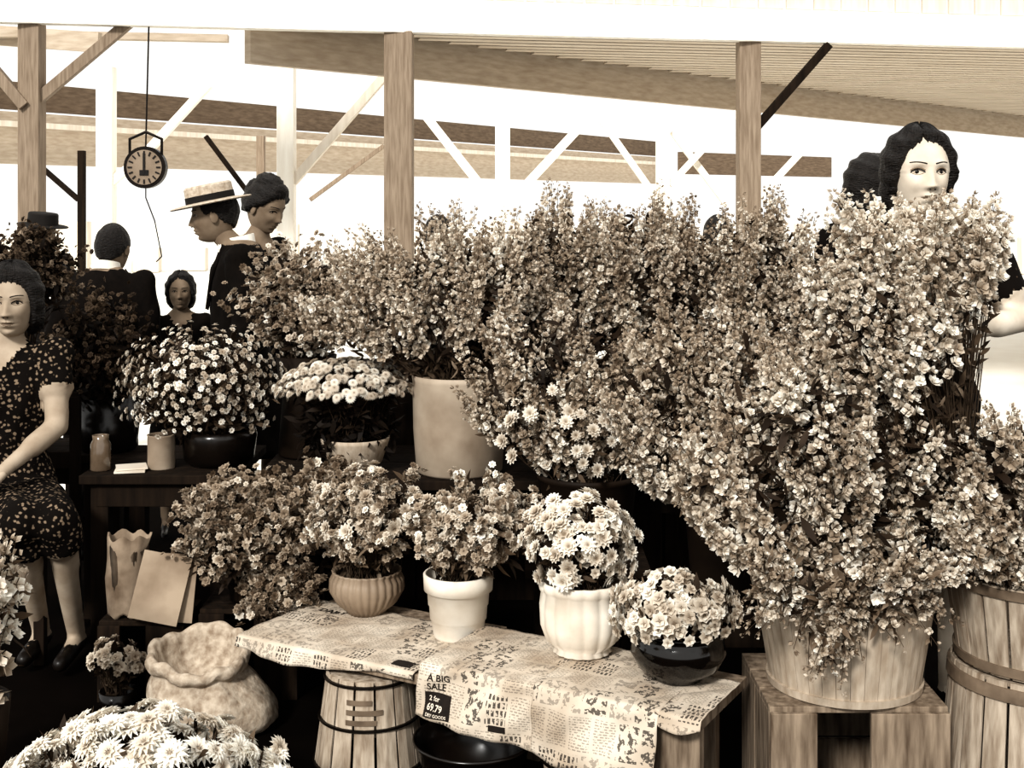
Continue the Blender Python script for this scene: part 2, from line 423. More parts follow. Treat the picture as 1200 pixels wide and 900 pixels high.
for i in range(44):
    y0=7.8+i*.20
    xs=max(-1.57+(y0-7.6)/1.054+.2,-1.2)
    g.beam((xs,y0,2.60),(9.5,y0+(9.5-xs)*.1875,2.60),.115,.03)
g.build('ceiling',[ROOF])
g=G(); g.add([(-1.57,7.62,2.66),(9.5,9.5,2.66),(9.5,19.2,2.66),(7.5,17.16,2.66),(-1.57,7.62,2.68),(9.5,9.5,2.68),(9.5,19.2,2.68),(7.5,17.16,2.68)],[(3,2,1,0),(4,5,6,7),(0,1,5,4),(1,2,6,5),(2,3,7,6),(3,0,4,7)])
g.build('sun_blocking_deck',[WOOD_S])  # panel added over the slats to keep sun stripes off the beam
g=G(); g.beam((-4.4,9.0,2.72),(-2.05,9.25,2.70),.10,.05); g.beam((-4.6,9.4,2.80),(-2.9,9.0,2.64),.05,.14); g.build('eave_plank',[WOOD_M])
post('whitewashed_post',-1.585,9,.12,2.75,WOOD_W,[((-1.54,9,1.66),(-.84,9,2.47))],.075,WOOD_P)
post('whitewashed_post',-4.12,13,.165,2.9,WOOD_W,[((-3.08,13,2.72),(-3.72,13,2.02)),((-3.72,13,2.02),(-4.1,13,1.7))],.1)
post('whitewashed_post',-.095,13,.15,2.42,WOOD_W,[((-.92,13,2.46),(-.14,13,1.47)),((.70,13,2.30),(.0,13,1.55))],.11)
post('whitewashed_post',1.53,13,.13,2.6,WOOD_W,[((2.3,13,2.45),(1.6,13,1.7)),((1.64,13.1,2.25),(2.2,13.1,1.5)),((2.97,13.1,2.05),(2.5,13.1,1.55)),((.9,13,2.37),(1.48,13,1.55))],.08)
post('dark_shed_post',-4.37,13.0,.07,2.05,WOOD_D,[((-3.35,14,2.25),(-2.9,14,1.65)),((-4.8,13,1.9),(-4.4,13,1.55))],.06)
post('dark_shed_post',-2.55,13.0,.08,2.2,WOOD_T,[((-2.05,13,1.55),(-1.3,13,2.1))],.05)
g=G(); g.beam((-7.5,10.5,2.22),(3.1,27,2.22),.1,.56); g.build('far_shed_fascia',[WOOD_M])
g=G(); g.beam((-7.5,10.6,2.68),(3.1,27.1,2.68),.1,.30); g.build('far_shed_shaded_underside',[WOOD_S])  # dark-toned strip standing in for the shaded underside of the far roof
g=G(); g.beam((-7.5,10.2,2.36),(3.1,26.7,2.36),.06,.06); g.build('trim_1',[WOOD_P])
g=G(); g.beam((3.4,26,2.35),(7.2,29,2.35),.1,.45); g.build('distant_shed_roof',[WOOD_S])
g=G()
for i in range(26):
    xx=-14+i*1.15+random.uniform(-.3,.3); h=random.uniform(.5,1.25); g.box((xx,random.uniform(24,30),h/2),(random.uniform(.2,.9),.3,h))
g.build('distant_market_stalls',[WOOD_P],bevel=.03)

# hanging dial scale
e=empty('hanging_dial_scale'); sx,sy,sz=-2.06,7.2,1.71
g=G()
def disc(r,d,y,mi,n=40):
    vs=[];
    for yy in(y-d/2,y+d/2):
        for i in range(n):
            a=2*math.pi*i/n; vs.append((sx+r*math.cos(a),sy+yy,sz+r*math.sin(a)))
    fs=[(i,(i+1)%n,n+(i+1)%n,n+i) for i in range(n)]+[tuple(range(n-1,-1,-1)),tuple(n+i for i in range(n))]
    g.add(vs,fs,mi)
disc(.118,.05,0,0); disc(.098,.01,-.028,1)
for i in range(16):
    a=2*math.pi*i/16; g.box((sx+.08*math.cos(a),sy-.036,sz+.08*math.sin(a)),(.024,.004,.008),Matrix.Rotation(-a,3,'Y'),2)
g.box((sx,sy-.038,sz+.02),(.012,.004,.12),None,2)
g.box((sx,sy-.036,sz-.03),(.05,.004,.03),None,2)
g.build('dial',[WIRE,mat('dial_face',.5,.05,10,.5,0),EYED],e)
g=G(); g.tube([(sx,sy,sz+.118),(sx,sy+.06,2.51)],.005); g.tube([(sx-.09,sy,sz+.16),(sx+.0,sy,sz+.2),(sx+.09,sy,sz+.16)],.008)
g.tube([(sx-.09,sy,sz+.16),(sx-.09,sy,sz+.05)],.008);g.tube([(sx+.09,sy,sz+.16),(sx+.09,sy,sz+.05)],.008)
g.tube([(sx,sy,sz-.118),(sx,sy,sz-.17),(sx+.05,sy,sz-.30),(sx+.09,sy,sz-.50),(sx+.06,sy,sz-.53)],.0035)
g.build('chain_and_hook',[WIRE],e)

# ------------------------------------------------------------------ benches with newspapers
ex=np.array([.87,-.493,0]);nx=np.array([.493,.87,0]); RB=Matrix.Rotation(math.atan2(-.493,.87),3,'Z')
def bench(name,O,L,W,z,legs):
    g=G();O=np.array(O)
    for i in range(2):
        c=O+ex*L/2+nx*W*(i+.5)/2; g.box((c[0],c[1],z-.014),(L,W/2*.97,.026),RB)
    for (a,b,w) in legs:
        c=O+ex*a+nx*b; g.box((c[0],c[1],(z-.027)/2),(w,.03,z-.027),RB)
    return g.build(name,[WOOD_C],bevel=.002)
OL=(-.752,3.585,0); OR=(-.215,3.28,0)
bench('plank_bench',OL,.595,.45,.288,[(.06,.40,.1),(.52,.40,.1)])
bench('plank_bench',OR,.735,.335,.32,[(.66,.05,.13),(.62,.30,.1),(.12,.30,.1)])
def paperfn(O,z,W,seed,wr=.003):
    O=np.array(O);rg=np.random.default_rng(seed);ph=rg.uniform(0,6,6)
    def f(a,s,lift=0):
        w=wr*(math.sin(a*31+ph[0]+s*9)+math.sin(s*37+ph[1]+a*13)+.8*math.sin((a+s)*61+ph[2]))
        if s<0: return O+ex*a+nx*(-s)+np.array([0,0,z+.005+abs(w)*.6*min(1,-s*30)+lift])
        ou=.006+.04*math.sin(min(s/.16,1)*1.3)*(.5+.5*math.sin(a*9+ph[3]))+w*1.6*min(1,s*30)
        return O+ex*a-nx*(ou+lift)+np.array([0,0,z+.005-s])
    return f
def newspaper(name,O,a0,a1,W,z,dropf,seed,uvo=(0,0)):
    f=paperfn(O,z,W,seed);na=70;nb=56
    vs=[];uv=[];fs=[]
    for i in range(na+1):
        a=a0+(a1-a0)*i/na; d=dropf(a)
        for j in range(nb+1):
            s=-W+(W+d)*j/nb; vs.append(f(a,s)); uv.append((a+uvo[0],-s+uvo[1]))
    for i in range(na):
        for j in range(nb):
            k=i*(nb+1)+j; fs.append((k,k+nb+1,k+nb+2,k+1))
    me=bpy.data.meshes.new(name); me.from_pydata([tuple(v) for v in vs],[],fs); me.materials.append(NEWS)
    ul=me.uv_layers.new(name='UVMap')
    li=np.empty(len(me.loops),np.int32); me.loops.foreach_get('vertex_index',li); ul.data.foreach_set('uv',np.array(uv)[li].ravel())
    me.polygons.foreach_set('use_smooth',[True]*len(fs)); ob=bpy.data.objects.new(name,me); C.objects.link(ob)
    so=ob.modifiers.new('thick','SOLIDIFY'); so.thickness=.001; so.offset=-1
    return ob,f
def printed(f,parent,lines,block=None):
    for (s_,a,s,size,m) in lines:
        cu=bpy.data.curves.new('t','FONT'); cu.body=s_; cu.size=size; cu.resolution_u=3; cu.offset=size*.018
        ob=bpy.data.objects.new('t',cu); C.objects.link(ob); dg=bpy.context.evaluated_depsgraph_get(); dg.update()
        me=bpy.data.meshes.new_from_object(ob.evaluated_get(dg)); bpy.data.objects.remove(ob)
        for v in me.vertices: v.co=Vector(f(a+v.co.x,s-v.co.y,.0026))
        me.name='headline'; me.materials.clear(); me.materials.append(m); o=bpy.data.objects.new('headline',me); C.objects.link(o); o.parent=parent
    for (a0,a1,s0,s1) in (block or []):
        vs=[];n=14
        for i in range(n+1):
            for j in range(n+1): vs.append(tuple(f(a0+(a1-a0)*i/n,s0+(s1-s0)*j/n,.0016)))
        me=bpy.data.meshes.new('printed_block'); me.from_pydata(vs,[],[(i*(n+1)+j,(i+1)*(n+1)+j,(i+1)*(n+1)+j+1,i*(n+1)+j+1) for i in range(n) for j in range(n)])
        me.materials.append(INKM); o=bpy.data.objects.new('printed_block',me); C.objects.link(o); o.parent=parent
p1,f1=newspaper('newspaper_sheet',OL,-.02,.575,.36,.288,lambda a:.03+.015*math.sin(a*9),1)
printed(f1,p1,[('DAILY',.05,-.27,.035,INKM)],[(.49,.55,-.05,-.015)])
p2,f2=newspaper('newspaper_sheet',OR,-.02,.33,.325,.320,lambda a:.125+.09*a,2,uvo=(.31,.2))
printed(f2,p2,[('A BIG',.012,.034,.024,INKM),('SALE',.012,.056,.024,INKM),('2 for',.018,.082,.016,PAPER),('69.79',.014,.104,.022,PAPER),('DRY GOODS',.014,.118,.0105,PAPER)],[(.006,.085,.062,.122),(.20,.245,.105,.12)])
p3,f3=newspaper('newspaper_sheet',OR,.31,.64,.33,.323,lambda a:.155+.12*(a-.31)+.006*math.sin(a*40),3,uvo=(.7,.55))
newspaper('newspaper_sheet',OR,.62,.745,.26,.322,lambda a:.025+.012*math.sin(a*30),4,uvo=(1.3,.1))

def table(name,x0,x1,y0,y1,z,m=WOOD_D):
    g=G(); n=4
    for i in range(n):
        w=(y1-y0)/n; g.box(((x0+x1)/2,y0+w*(i+.5),z-.015),(x1-x0,w*.97,.03))
    g.box(((x0+x1)/2,y0+.04,z-.07),(x1-x0-.1,.025,.08)); g.box(((x0+x1)/2,y1-.04,z-.07),(x1-x0-.1,.025,.08))
    for x in(x0+.06,x1-.06):
        for y in(y0+.06,y1-.06): g.box((x,y,(z-.03)/2),(.06,.06,z-.03))
    return g.build(name,[m],bevel=.003)
table('market_table',-1.44,-.92,4.25,4.80,.60)
table('market_table',-2.35,-1.46,4.60,4.95,.60)
table('flower_stand_table',-.85,1.0,4.16,4.80,.60)
table('low_display_stand',.04,.42,3.86,4.13,.40)
table('low_display_stand',.43,.82,3.58,3.85,.36)
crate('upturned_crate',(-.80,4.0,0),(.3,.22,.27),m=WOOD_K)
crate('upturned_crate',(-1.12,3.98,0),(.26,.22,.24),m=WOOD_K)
for i in range(4): crate('upturned_crate',(-.60+i*.47,5.02,0),(.46,.30,.95 if i%2 else .88),m=WOOD_K)  # crate stack added as a dark backdrop, screening the bright street

# ------------------------------------------------------------------ flowers in vessels
arrangement=empty
e=arrangement('crock_of_larkspur')
vessel('crock',(-.178,4.32,.6),[(.135,0),(.145,.01),(.155,.15),(.158,.31),(.163,.33)],CROCK,e)
mb=MB(); c=(-.20,4.3,1.25)
bouquet(mb,(-.178,4.32,.85),.09,tips(c,(.40,.28,.31),135,-.3,.5),'spike',.23,.0165,(.76,1.05),fill=1000,c=(-.2,4.3,1.15),r=(.36,.24,.26))
bouquet(mb,(-.178,4.32,.85),.09,tips((-.48,4.28,1.20),(.32,.2,.24),105,-.6,.35),'spike',.20,.0165,(.76,1.05),hv=(.5,.5),leafn=9)
mb.build('larkspur_stems',e)
e=arrangement('vase_of_goldenrod')
vessel('vase',(-.74,4.60,.6),[(.09,0),(.1,.01),(.085,.2),(.11,.36)],CROCKD,e)
mb=MB(); c=(-.76,4.55,1.17)
bouquet(mb,(-.74,4.60,.9),.06,tips(c,(.25,.2,.21),105,-.7,.4),'fluff',.15,.0135,(.66,.94),leafn=6,fill=450,c=c,r=(.22,.17,.19),ltone=.26)
mb.build('goldenrod_stems',e)
def tallbucket(name,x,y,z0,z1,r,m,c,rad,k,tone=(.8,1.05),L=.26,size=.0168,zmin=-.3,fill=900,extra=None,fm=.45,kind='spike',ltone=.30,up=.5,cut=None,hv=(.62,.42)):
    e=arrangement(name); h=z1-z0
    vessel('bucket',(x,y,z0),[(r*.8,0),(r*.82,.01),(r*.98,h*.92),(r*1.03,h*.94),(r*1.03,h)],m,e)
    mb=MB()
    bouquet(mb,(x,y,z1-.06),r*.6,tips(c,rad,k,zmin,fm,cut=cut),kind,L,size,tone,fill=fill,c=(c[0],c[1],c[2]-.05),r=(rad[0]*.88,rad[1]*.78,rad[2]*.9),ltone=ltone,up=up,hv=hv)
    if extra: extra(mb)
    mb.build('flower_stems',e); return e
tallbucket('bucket_of_delphinium',.14,4.6,.6,.9,.13,CROCKD,(.13,4.50,1.25),(.34,.28,.345),165,(.74,1.03),.24)
tallbucket('bucket_of_delphinium',.48,4.6,.6,.9,.13,CROCKD,(.47,4.52,1.26),(.33,.28,.35),165,(.74,1.03),.24)
tallbucket('bucket_of_delphinium',.83,4.52,.6,.9,.13,CROCKD,(.86,4.45,1.23),(.36,.28,.345),170,(.76,1.05),.24)
def dz(mb):
    T=tips((.13,3.84,.80),(.17,.1,.15),20,-.8,.5,0)
    bouquet(mb,(.22,4.0,.60),.08,T,'mum',.2,.025,(.88,1.03),leafn=4,c=(.15,4.0,.75))
tallbucket('pail_of_larkspur_and_asters',.237,4.0,.40,.665,.155,CROCKD,(.15,3.98,.97),(.35,.2,.30),170,(.74,1.05),.22,zmin=-.8,extra=dz)
tallbucket('bucket_of_snapdragon',.63,3.72,.36,.64,.13,CROCKD,(.58,3.70,.95),(.36,.24,.33),190,(.78,1.08),.22,zmin=-.8)
tallbucket('bucket_of_snapdragon',1.03,3.44,.0,.60,.085,CROCKD,(.87,3.36,1.07),(.27,.13,.30),120,(.78,1.1),.20,zmin=-.8,fill=500,cut=lambda p:p[0]>1.0)
# right upright basket standing on an upturned basket
e=arrangement('bushel_basket_of_snapdragon')
basket((1.285,3.12,.395),.222,.19,.22,e,22,STAVE,HOOP,(.08,.93))
mb=MB()
lowcut=lambda p:p[0]>1.0 and p[2]<1.37
bouquet(mb,(1.10,3.14,.56),.03,tips((.94,3.03,1.29),(.29,.14,.25),125,-.7,.4,cut=lowcut),'spike',.20,.017,(.84,1.15),fill=500,c=(.90,3.06,1.2),r=(.19,.12,.2),leafn=6,hv=(.3,.5))
bouquet(mb,(1.10,3.14,.56),.03,boxtips((.74,2.98,1.36),(1.17,3.18,1.54),95),'spike',.14,.017,(.88,1.15),hv=(.2,.6),leafn=2,pull=0)
bouquet(mb,(1.27,3.12,.56),.13,boxtips((.98,2.88,.70),(1.36,3.16,1.05),110),'spike',.20,.017,(.78,1.08),fill=700,c=(1.2,3.04,.82),r=(.24,.15,.2),pull=.15,leafn=7)
bouquet(mb,(1.25,3.08,.58),.13,tips((1.18,2.98,.74),(.27,.15,.15),80,-.9,.6,.1),'spike',.16,.017,(.78,1.08),leafn=7,pull=0)
mb.build('snapdragon_stems',e)
e=arrangement('upturned_bushel_basket'); basket((1.285,3.12,0),.205,.24,.392,e,22,STAVE,HOOP,(.06,.93),hw=.03)
# tub basket on crate
e=arrangement('tub_basket_of_snapdragon')
basket((.822,3.17,.322),.220,.180,.245,e,36,STAVE_L,STAVE_L,(.04,.95),hw=.018,gap=.015)
mb=MB()
bouquet(mb,(.81,3.17,.53),.13,tips((.70,3.06,.88),(.36,.22,.31),280,-.65,.42),'spike',.20,.0178,(.78,1.12),fill=1600,c=(.72,3.06,.86),r=(.32,.19,.28))
T=np.stack([rng.uniform(.50,1.04,100),rng.uniform(2.83,2.95,100),rng.uniform(.50,.74,100)],1); T[:,2]-=np.maximum(0,.12-abs(T[:,0]-.72))*1.0
bouquet(mb,(.80,3.06,.56),.12,T,'spike',.16,.0165,(.76,1.08),up=1.0,leafn=12,pull=0)
mb.build('snapdragon_stems',e)
crate('wooden_crate',(.815,3.19,0),(.42,.37,.32),0)
# pots on bench
e=arrangement('ribbed_bowl_of_zinnias')
vessel('bowl',(-.430,3.79,.296),[(.055,0),(.06,.01),(.085,.03),(.107,.07),(.105,.1),(.095,.118),(.1,.125)],POTB,e,fl=28,amp=.05,n=168)
mb=MB(); c=(-.41,3.77,.57)
bouquet(mb,(-.430,3.79,.40),.06,tips(c,(.19,.14,.165),65,-.5,.5),'mum',.1,.024,(.70,1.0),leafn=14,leaf=.05,c=c,fill=400,r=(.17,.12,.15),ltone=.36)
bouquet(mb,(-.430,3.79,.40),.06,tips(c,(.20,.15,.19),75,-.4,.5),'fluff',.07,.013,(.70,1.0),leafn=5)
mb.build('zinnia_stems',e)
e=arrangement('white_pot_of_zinnias')
vessel('flowerpot',(-.150,3.575,.296),[(.067,0),(.069,.006),(.076,.05),(.079,.052),(.0815,.09),(.0845,.092),(.087,.13),(.096,.132),(.098,.175),(.095,.178)],POTW,e)
mb=MB(); c=(-.10,3.55,.595)
bouquet(mb,(-.150,3.575,.45),.06,tips(c,(.19,.13,.145),65,-.6,.5),'mum',.1,.023,(.70,1.0),leafn=14,leaf=.05,c=c,fill=400,r=(.17,.11,.14),ltone=.36)
bouquet(mb,(-.150,3.575,.45),.06,tips(c,(.21,.14,.165),75,-.4,.5),'fluff',.07,.013,(.70,1.0),leafn=5)
mb.build('zinnia_stems',e)
e=arrangement('fluted_planter_of_carnations')
vessel('planter',(.183,3.35,.333),[(.07,0),(.075,.004),(.07,.015),(.092,.035),(.106,.075),(.108,.12),(.103,.16),(.108,.165),(.112,.185),(.108,.19)],POTW,e,fl=16,amp=.045,n=128)
mb=MB(); c=(.172,3.33,.62)
bouquet(mb,(.183,3.35,.5),.07,tips(c,(.15,.12,.135),85,-.75,.75),'mum',.1,.027,(.86,1.12),leafn=5,leaf=.035,c=c,fill=250,r=(.1,.09,.1))
bouquet(mb,(.183,3.35,.5),.07,tips(c,(.14,.11,.12),70,-.6,.6),'button',.1,.022,(.84,1.05),leafn=3,leaf=.03,c=c)
mb.build('carnation_stems',e)
e=arrangement('black_bowl_of_sweet_peas')
vessel('bowl',(.410,3.16,.335),[(.06,0),(.064,.008),(.10,.03),(.118,.065),(.112,.1),(.1,.115),(.106,.12)],POTK,e)
mb=MB(); c=(.392,3.12,.517)
bouquet(mb,(.410,3.16,.43),.06,tips(c,(.16,.12,.09),250,-.6,.6),'button',.1,.020,(.74,1.02),leafn=3,leaf=.03,c=c,fill=250,r=(.1,.08,.07))
mb.build('sweet_pea_stems',e)
e=arrangement('half_bushel_basket'); basket((-.385,3.46,0),.115,.148,.250,e,14,STAVE,WIRE,(.05,.52,.95),wire=True)
g=G()
for zz,w in((.20,.06),(.175,.085),(.15,.07)):
    n=10;vs=[]
    for i in range(n+1):
        a=math.radians(-112+ w*520*i/n); r=.148-(zz/.262)*.033+.003
        for d in(-.007,.007): vs.append((-.385+r*math.cos(a),3.46+r*math.sin(a),zz+d))
    g.add(vs,[(2*i,2*i+2,2*i+3,2*i+1) for i in range(n)])
g.build('printed_label',[HOOP],e)
e=arrangement('enamel_dishpan')
vessel('pan',(-.100,3.28,0),[(.10,0),(.11,.004),(.138,.09),(.146,.125),(.155,.13),(.155,.137)],PAN,e)
e=arrangement('splint_basket'); basket((.20,3.16,0),.13,.10,.16,e,16,STAVE,WIRE,(.1,.9),wire=True)

tallbucket('pail_of_goldenrod',-.80,4.0,.275,.42,.1,CROCKD,(-.80,3.9,.51),(.27,.16,.18),140,(.58,.84),.13,.0145,-.7,500,kind='fluff',ltone=.3)
tallbucket('pail_of_goldenrod',-.52,4.03,.0,.36,.075,CROCKD,(-.56,3.97,.57),(.18,.1,.16),75,(.58,.84),.13,.0145,-.5,250,kind='fluff',ltone=.3)
e=arrangement('trailing_goldenrod_bunch'); mb=MB()
bouquet(mb,(-.72,3.93,.42),.03,tips((-.70,3.84,.32),(.14,.08,.10),44,-.9,.4),'fluff',.1,.014,(.58,.86),leafn=6); mb.build('goldenrod_stems',e)
e=arrangement('can_of_baby_chrysanthemums')
vessel('tin_can',(-1.20,4.38,.6),[(.045,0),(.046,.003),(.046,.11),(.048,.115)],CROCK,e)
vessel('black_pot',(-1.02,4.46,.6),[(.10,0),(.12,.02),(.13,.1),(.125,.12)],PAN,e)
mb=MB(); c=(-1.07,4.42,.87)
bouquet(mb,(-1.05,4.46,.68),.08,tips(c,(.30,.19,.22),1000,-.65,.42),'button',.1,.0118,(.66,1.05),leafn=3,leaf=.04,c=c,fill=900,r=(.28,.17,.2),ltone=.34)
mb.build('chrysanthemum_stems',e)
e=arrangement('bowl_of_white_asters')
vessel('bowl',(-.53,4.32,.603),[(.06,0),(.065,.006),(.09,.03),(.115,.10),(.118,.115)],STAVE_L,e)
mb=MB(); c=(-.57,4.30,.86)
bouquet(mb,(-.53,4.32,.70),.07,tips(c,(.23,.17,.12),320,.1,.8),'daisy',.1,.018,(.74,1.0),leafn=5,leaf=.05,c=(-.56,4.33,.75),fill=1300,r=(.20,.14,.15),ltone=.13)
mb.build('aster_stems',e)
e=arrangement('bucket_of_dark_foliage')
vessel('bucket',(-1.48,4.70,.6),[(.09,0),(.1,.01),(.12,.2)],PAN,e)
mb=MB(); c=(-1.49,4.64,.95)
bouquet(mb,(-1.48,4.70,.75),.06,tips(c,(.20,.16,.27),80,-.5,.4),'fluff',.14,.012,(.22,.46),leafn=18,c=c,fill=900,r=(.18,.14,.25),ltone=.14)
mb.build('foliage_stems',e)
e=arrangement('vase_of_garden_flowers')
vessel('vase',(-1.84,4.80,.6),[(.07,0),(.08,.01),(.06,.2),(.09,.38)],CROCKD,e)
mb=MB(); c=(-1.78,4.74,1.27)
bouquet(mb,(-1.84,4.80,.95),.05,tips(c,(.20,.14,.16),60,-.5,.4),'fluff',.12,.012,(.26,.6),leafn=12,c=c,fill=500,r=(.17,.1,.14),ltone=.14)
mb.build('garden_flower_stems',e)
e=arrangement('glass_jar')
vessel('jar_body',(-1.395,4.34,.6),[(.030,0),(.034,.005),(.034,.09),(.026,.105),(.028,.12)],mat('cloudy_glass',.38,.08,10,.15,0,spec=.8),e)
g=G(); g.box((-1.29,4.33,.605),(.10,.10,.006),Matrix.Rotation(.2,3,'Z')); g.box((-1.29,4.34,.612),(.10,.09,.005),Matrix.Rotation(.35,3,'Z')); g.build('stack_of_paper',[PAPER])
e=arrangement('paper_bag')
g=G()
g.lathe((-1.18,3.93,.245),[(.055,0),(.065,.01),(.062,.12),(.06,.19),(.068,.24),(.062,.24),(.055,.02)],40,fn=lambda x,y,z,a:(x*(1+.10*math.sin(3*a+z*30)),y*.8*(1+.1*math.sin(5*a+z*20)),z+.008*math.sin(7*a)))
g.build('bag_body',[mat('kraft_paper',.46,.1,14,.9,.4)],e,smooth=True)
g=G(); g.box((-1.06,3.86,.345),(.15,.006,.20),Matrix.Rotation(-.28,3,'X')@Matrix.Rotation(.18,3,'Y')); g.box((-1.035,3.88,.34),(.15,.006,.2),Matrix.Rotation(-.2,3,'X')@Matrix.Rotation(.05,3,'Y')); g.build('folded_pamphlet',[mat('tan_paper',.52,.07,8,.9,.1)])

# sack with rolled-down mouth
e=arrangement('burlap_sack')
def sf(x,y,z,a):
    k=1+.025*math.sin(3*a+1+z*9)+.020*math.sin(7*a-z*26)+.016*math.sin(13*a+z*50)+.010*math.sin(23*a-z*80)
    lean=.32*max(0,(.18-z))
    zz=z+(.008*math.sin(2*a+.5)+.006*math.sin(5*a)+.005*math.sin(11*a))*(z/.25)+max(0,z-.12)*y*2.0
    return x*k*1.04+lean*1.1-.02,y*k*.92,zz*.90
g=G(); prof=[(.001,.004),(.13,.0),(.162,.02),(.174,.06),(.168,.10),(.152,.14),(.134,.17),(.122,.19),(.124,.197),(.134,.205),(.142,.220),(.143,.238),(.138,.252),(.129,.257),(.120,.252),(.115,.238),(.111,.213),(.100,.17),(.07,.145),(.03,.138),(.001,.136)]
g.lathe((-.88,3.68,0),prof,140,close=False,fn=sf); ob=g.build('sack_cloth',[BURLAP],e,smooth=True)
sb=ob.modifiers.new('s','SUBSURF'); sb.levels=1; sb.render_levels=1
e=arrangement('posy_of_stocks'); mb=MB(); c=(-1.17,3.78,.15)
vessel('tin',(-1.17,3.8,0),[(.05,0),(.055,.06)],PAN,e)
bouquet(mb,(-1.17,3.8,.03),.03,tips(c,(.085,.06,.075),60,-.3,.6),'button',.1,.018,(.66,.9),leafn=3,leaf=.04,c=c,fill=60,r=(.06,.05,.05)); mb.build('stock_stems',e)
e=arrangement('basket_of_daisies')
basket((-.88,2.93,0),.2,.16,.12,e,18,STAVE,HOOP,(.1,.9))
mb=MB(); c=(-.85,2.93,.09)
bouquet(mb,(-.88,2.93,.04),.14,tips(c,(.36,.32,.235),350,-.1,.80,.9),'daisy',.1,.038,(.86,1.08),leafn=5,leaf=.06,c=(-.85,2.95,.0),fill=1400,r=(.33,.3,.23),ltone=.25)
mb.build('daisy_stems',e)
e=arrangement('pail_of_white_gladioli')
vessel('pail',(-1.40,3.25,0),[(.09,0),(.1,.01),(.12,.24)],CROCKD,e)
mb=MB(); bouquet(mb,(-1.40,3.25,.2),.05,tips((-1.29,3.2,.58),(.08,.1,.19),18,-.8,.6,1),'spike',.26,.030,(1.0,1.15),leafn=5,leaf=.09,dens=.024); mb.build('gladiolus_stems',e)

# ------------------------------------------------------------------ people
def fix(ob,vox,smooth=6):
    r=ob.modifiers.new('r','REMESH'); r.mode='VOXEL'; r.voxel_size=vox; r.use_smooth_shade=True
    s=ob.modifiers.new('s','SMOOTH'); s.iterations=smooth; s.factor=.5
    dg=bpy.context.evaluated_depsgraph_get(); dg.update(); me=bpy.data.meshes.new_from_object(ob.evaluated_get(dg))
    ob.modifiers.clear(); ob.data=me; me.polygons.foreach_set('use_smooth',[True]*len(me.polygons)); return ob
HW,HD,HH=.074,.092,.118
def rho(z):
    p=2.1 if z>=0 else 2.9
    return max(1-abs(z)**p,0)**(1/p)
def taper(z):
    f=max(-z,0); return 1-.30*f**1.2
def feat(X,Z,front):
    if front<=0: return 0
    d=0
    gz=lambda u,s:math.exp(-(u/s)**2)
    if Z<.012 and Z>-.05:
        t=(.012-Z)/.05; pr=max(0,min(t,1))**1.1
        if Z<-.038: pr*=max(0,1-(-.038-Z)/.010)
        d-=.022*pr*gz(X,.0095+.004*max(0,t))
    for s in(-1,1):
        d+=.0115*gz(X-s*.031,.017)*gz(Z-.001,.012)
        d-=.0045*gz(X-s*.030,.02)*gz(Z-.021,.008)
        d-=.005*gz(X-s*.042,.02)*gz(Z+.033,.018)
        d-=.006*gz(X-s*.011,.007)*gz(Z+.040,.007)
        d+=.004*gz(X-s*.032,.012)*gz(Z+.062,.02)
    d-=.0060*gz(X,.020)*gz(Z+.062,.0055); d-=.0065*gz(X,.016)*gz(Z+.074,.006)
    d+=.0045*gz(X,.024)*gz(Z+.068,.002)
    d+=.005*gz(X,.02)*gz(Z+.086,.006); d-=.008*gz(X,.02)*gz(Z+.103,.012)
    return d*min(1,front*1.6)
def head_surf(ph,z):
    r=rho(z); X=HW*r*math.sin(ph)*taper(z); Z=HH*z; cf=math.cos(ph)
    if cf>0: Y=-.086*r*cf
    else: Y=-.105*r*cf*(1-.38*max(-z,0)**1.0)
    if z>0: X*=1.03
    Y+=feat(X,Z,cf)
    return X,Y,Z
def fy(X,Z):
    z=Z/HH; r=rho(z); s=max(-1,min(1,X/(HW*r*taper(z)))); cf=math.sqrt(1-s*s)
    return -.086*r*cf+feat(X,Z,cf)
HL={'parted':([0,25,45,62,80,110,180],[.078,.074,.056,.0,-.045,-.07,-.085],.012,.024),
    'man':([0,30,50,68,90,120,180],[.075,.072,.05,.0,.0,-.04,-.07],.006,.008),
    'up':([0,25,45,65,85,110,180],[.066,.064,.05,.02,.0,-.03,-.06],.022,.026),
    'wavy':([0,25,45,60,75,110,180],[.070,.066,.049,-.0,-.07,-.09,-.10],.016,.024)}
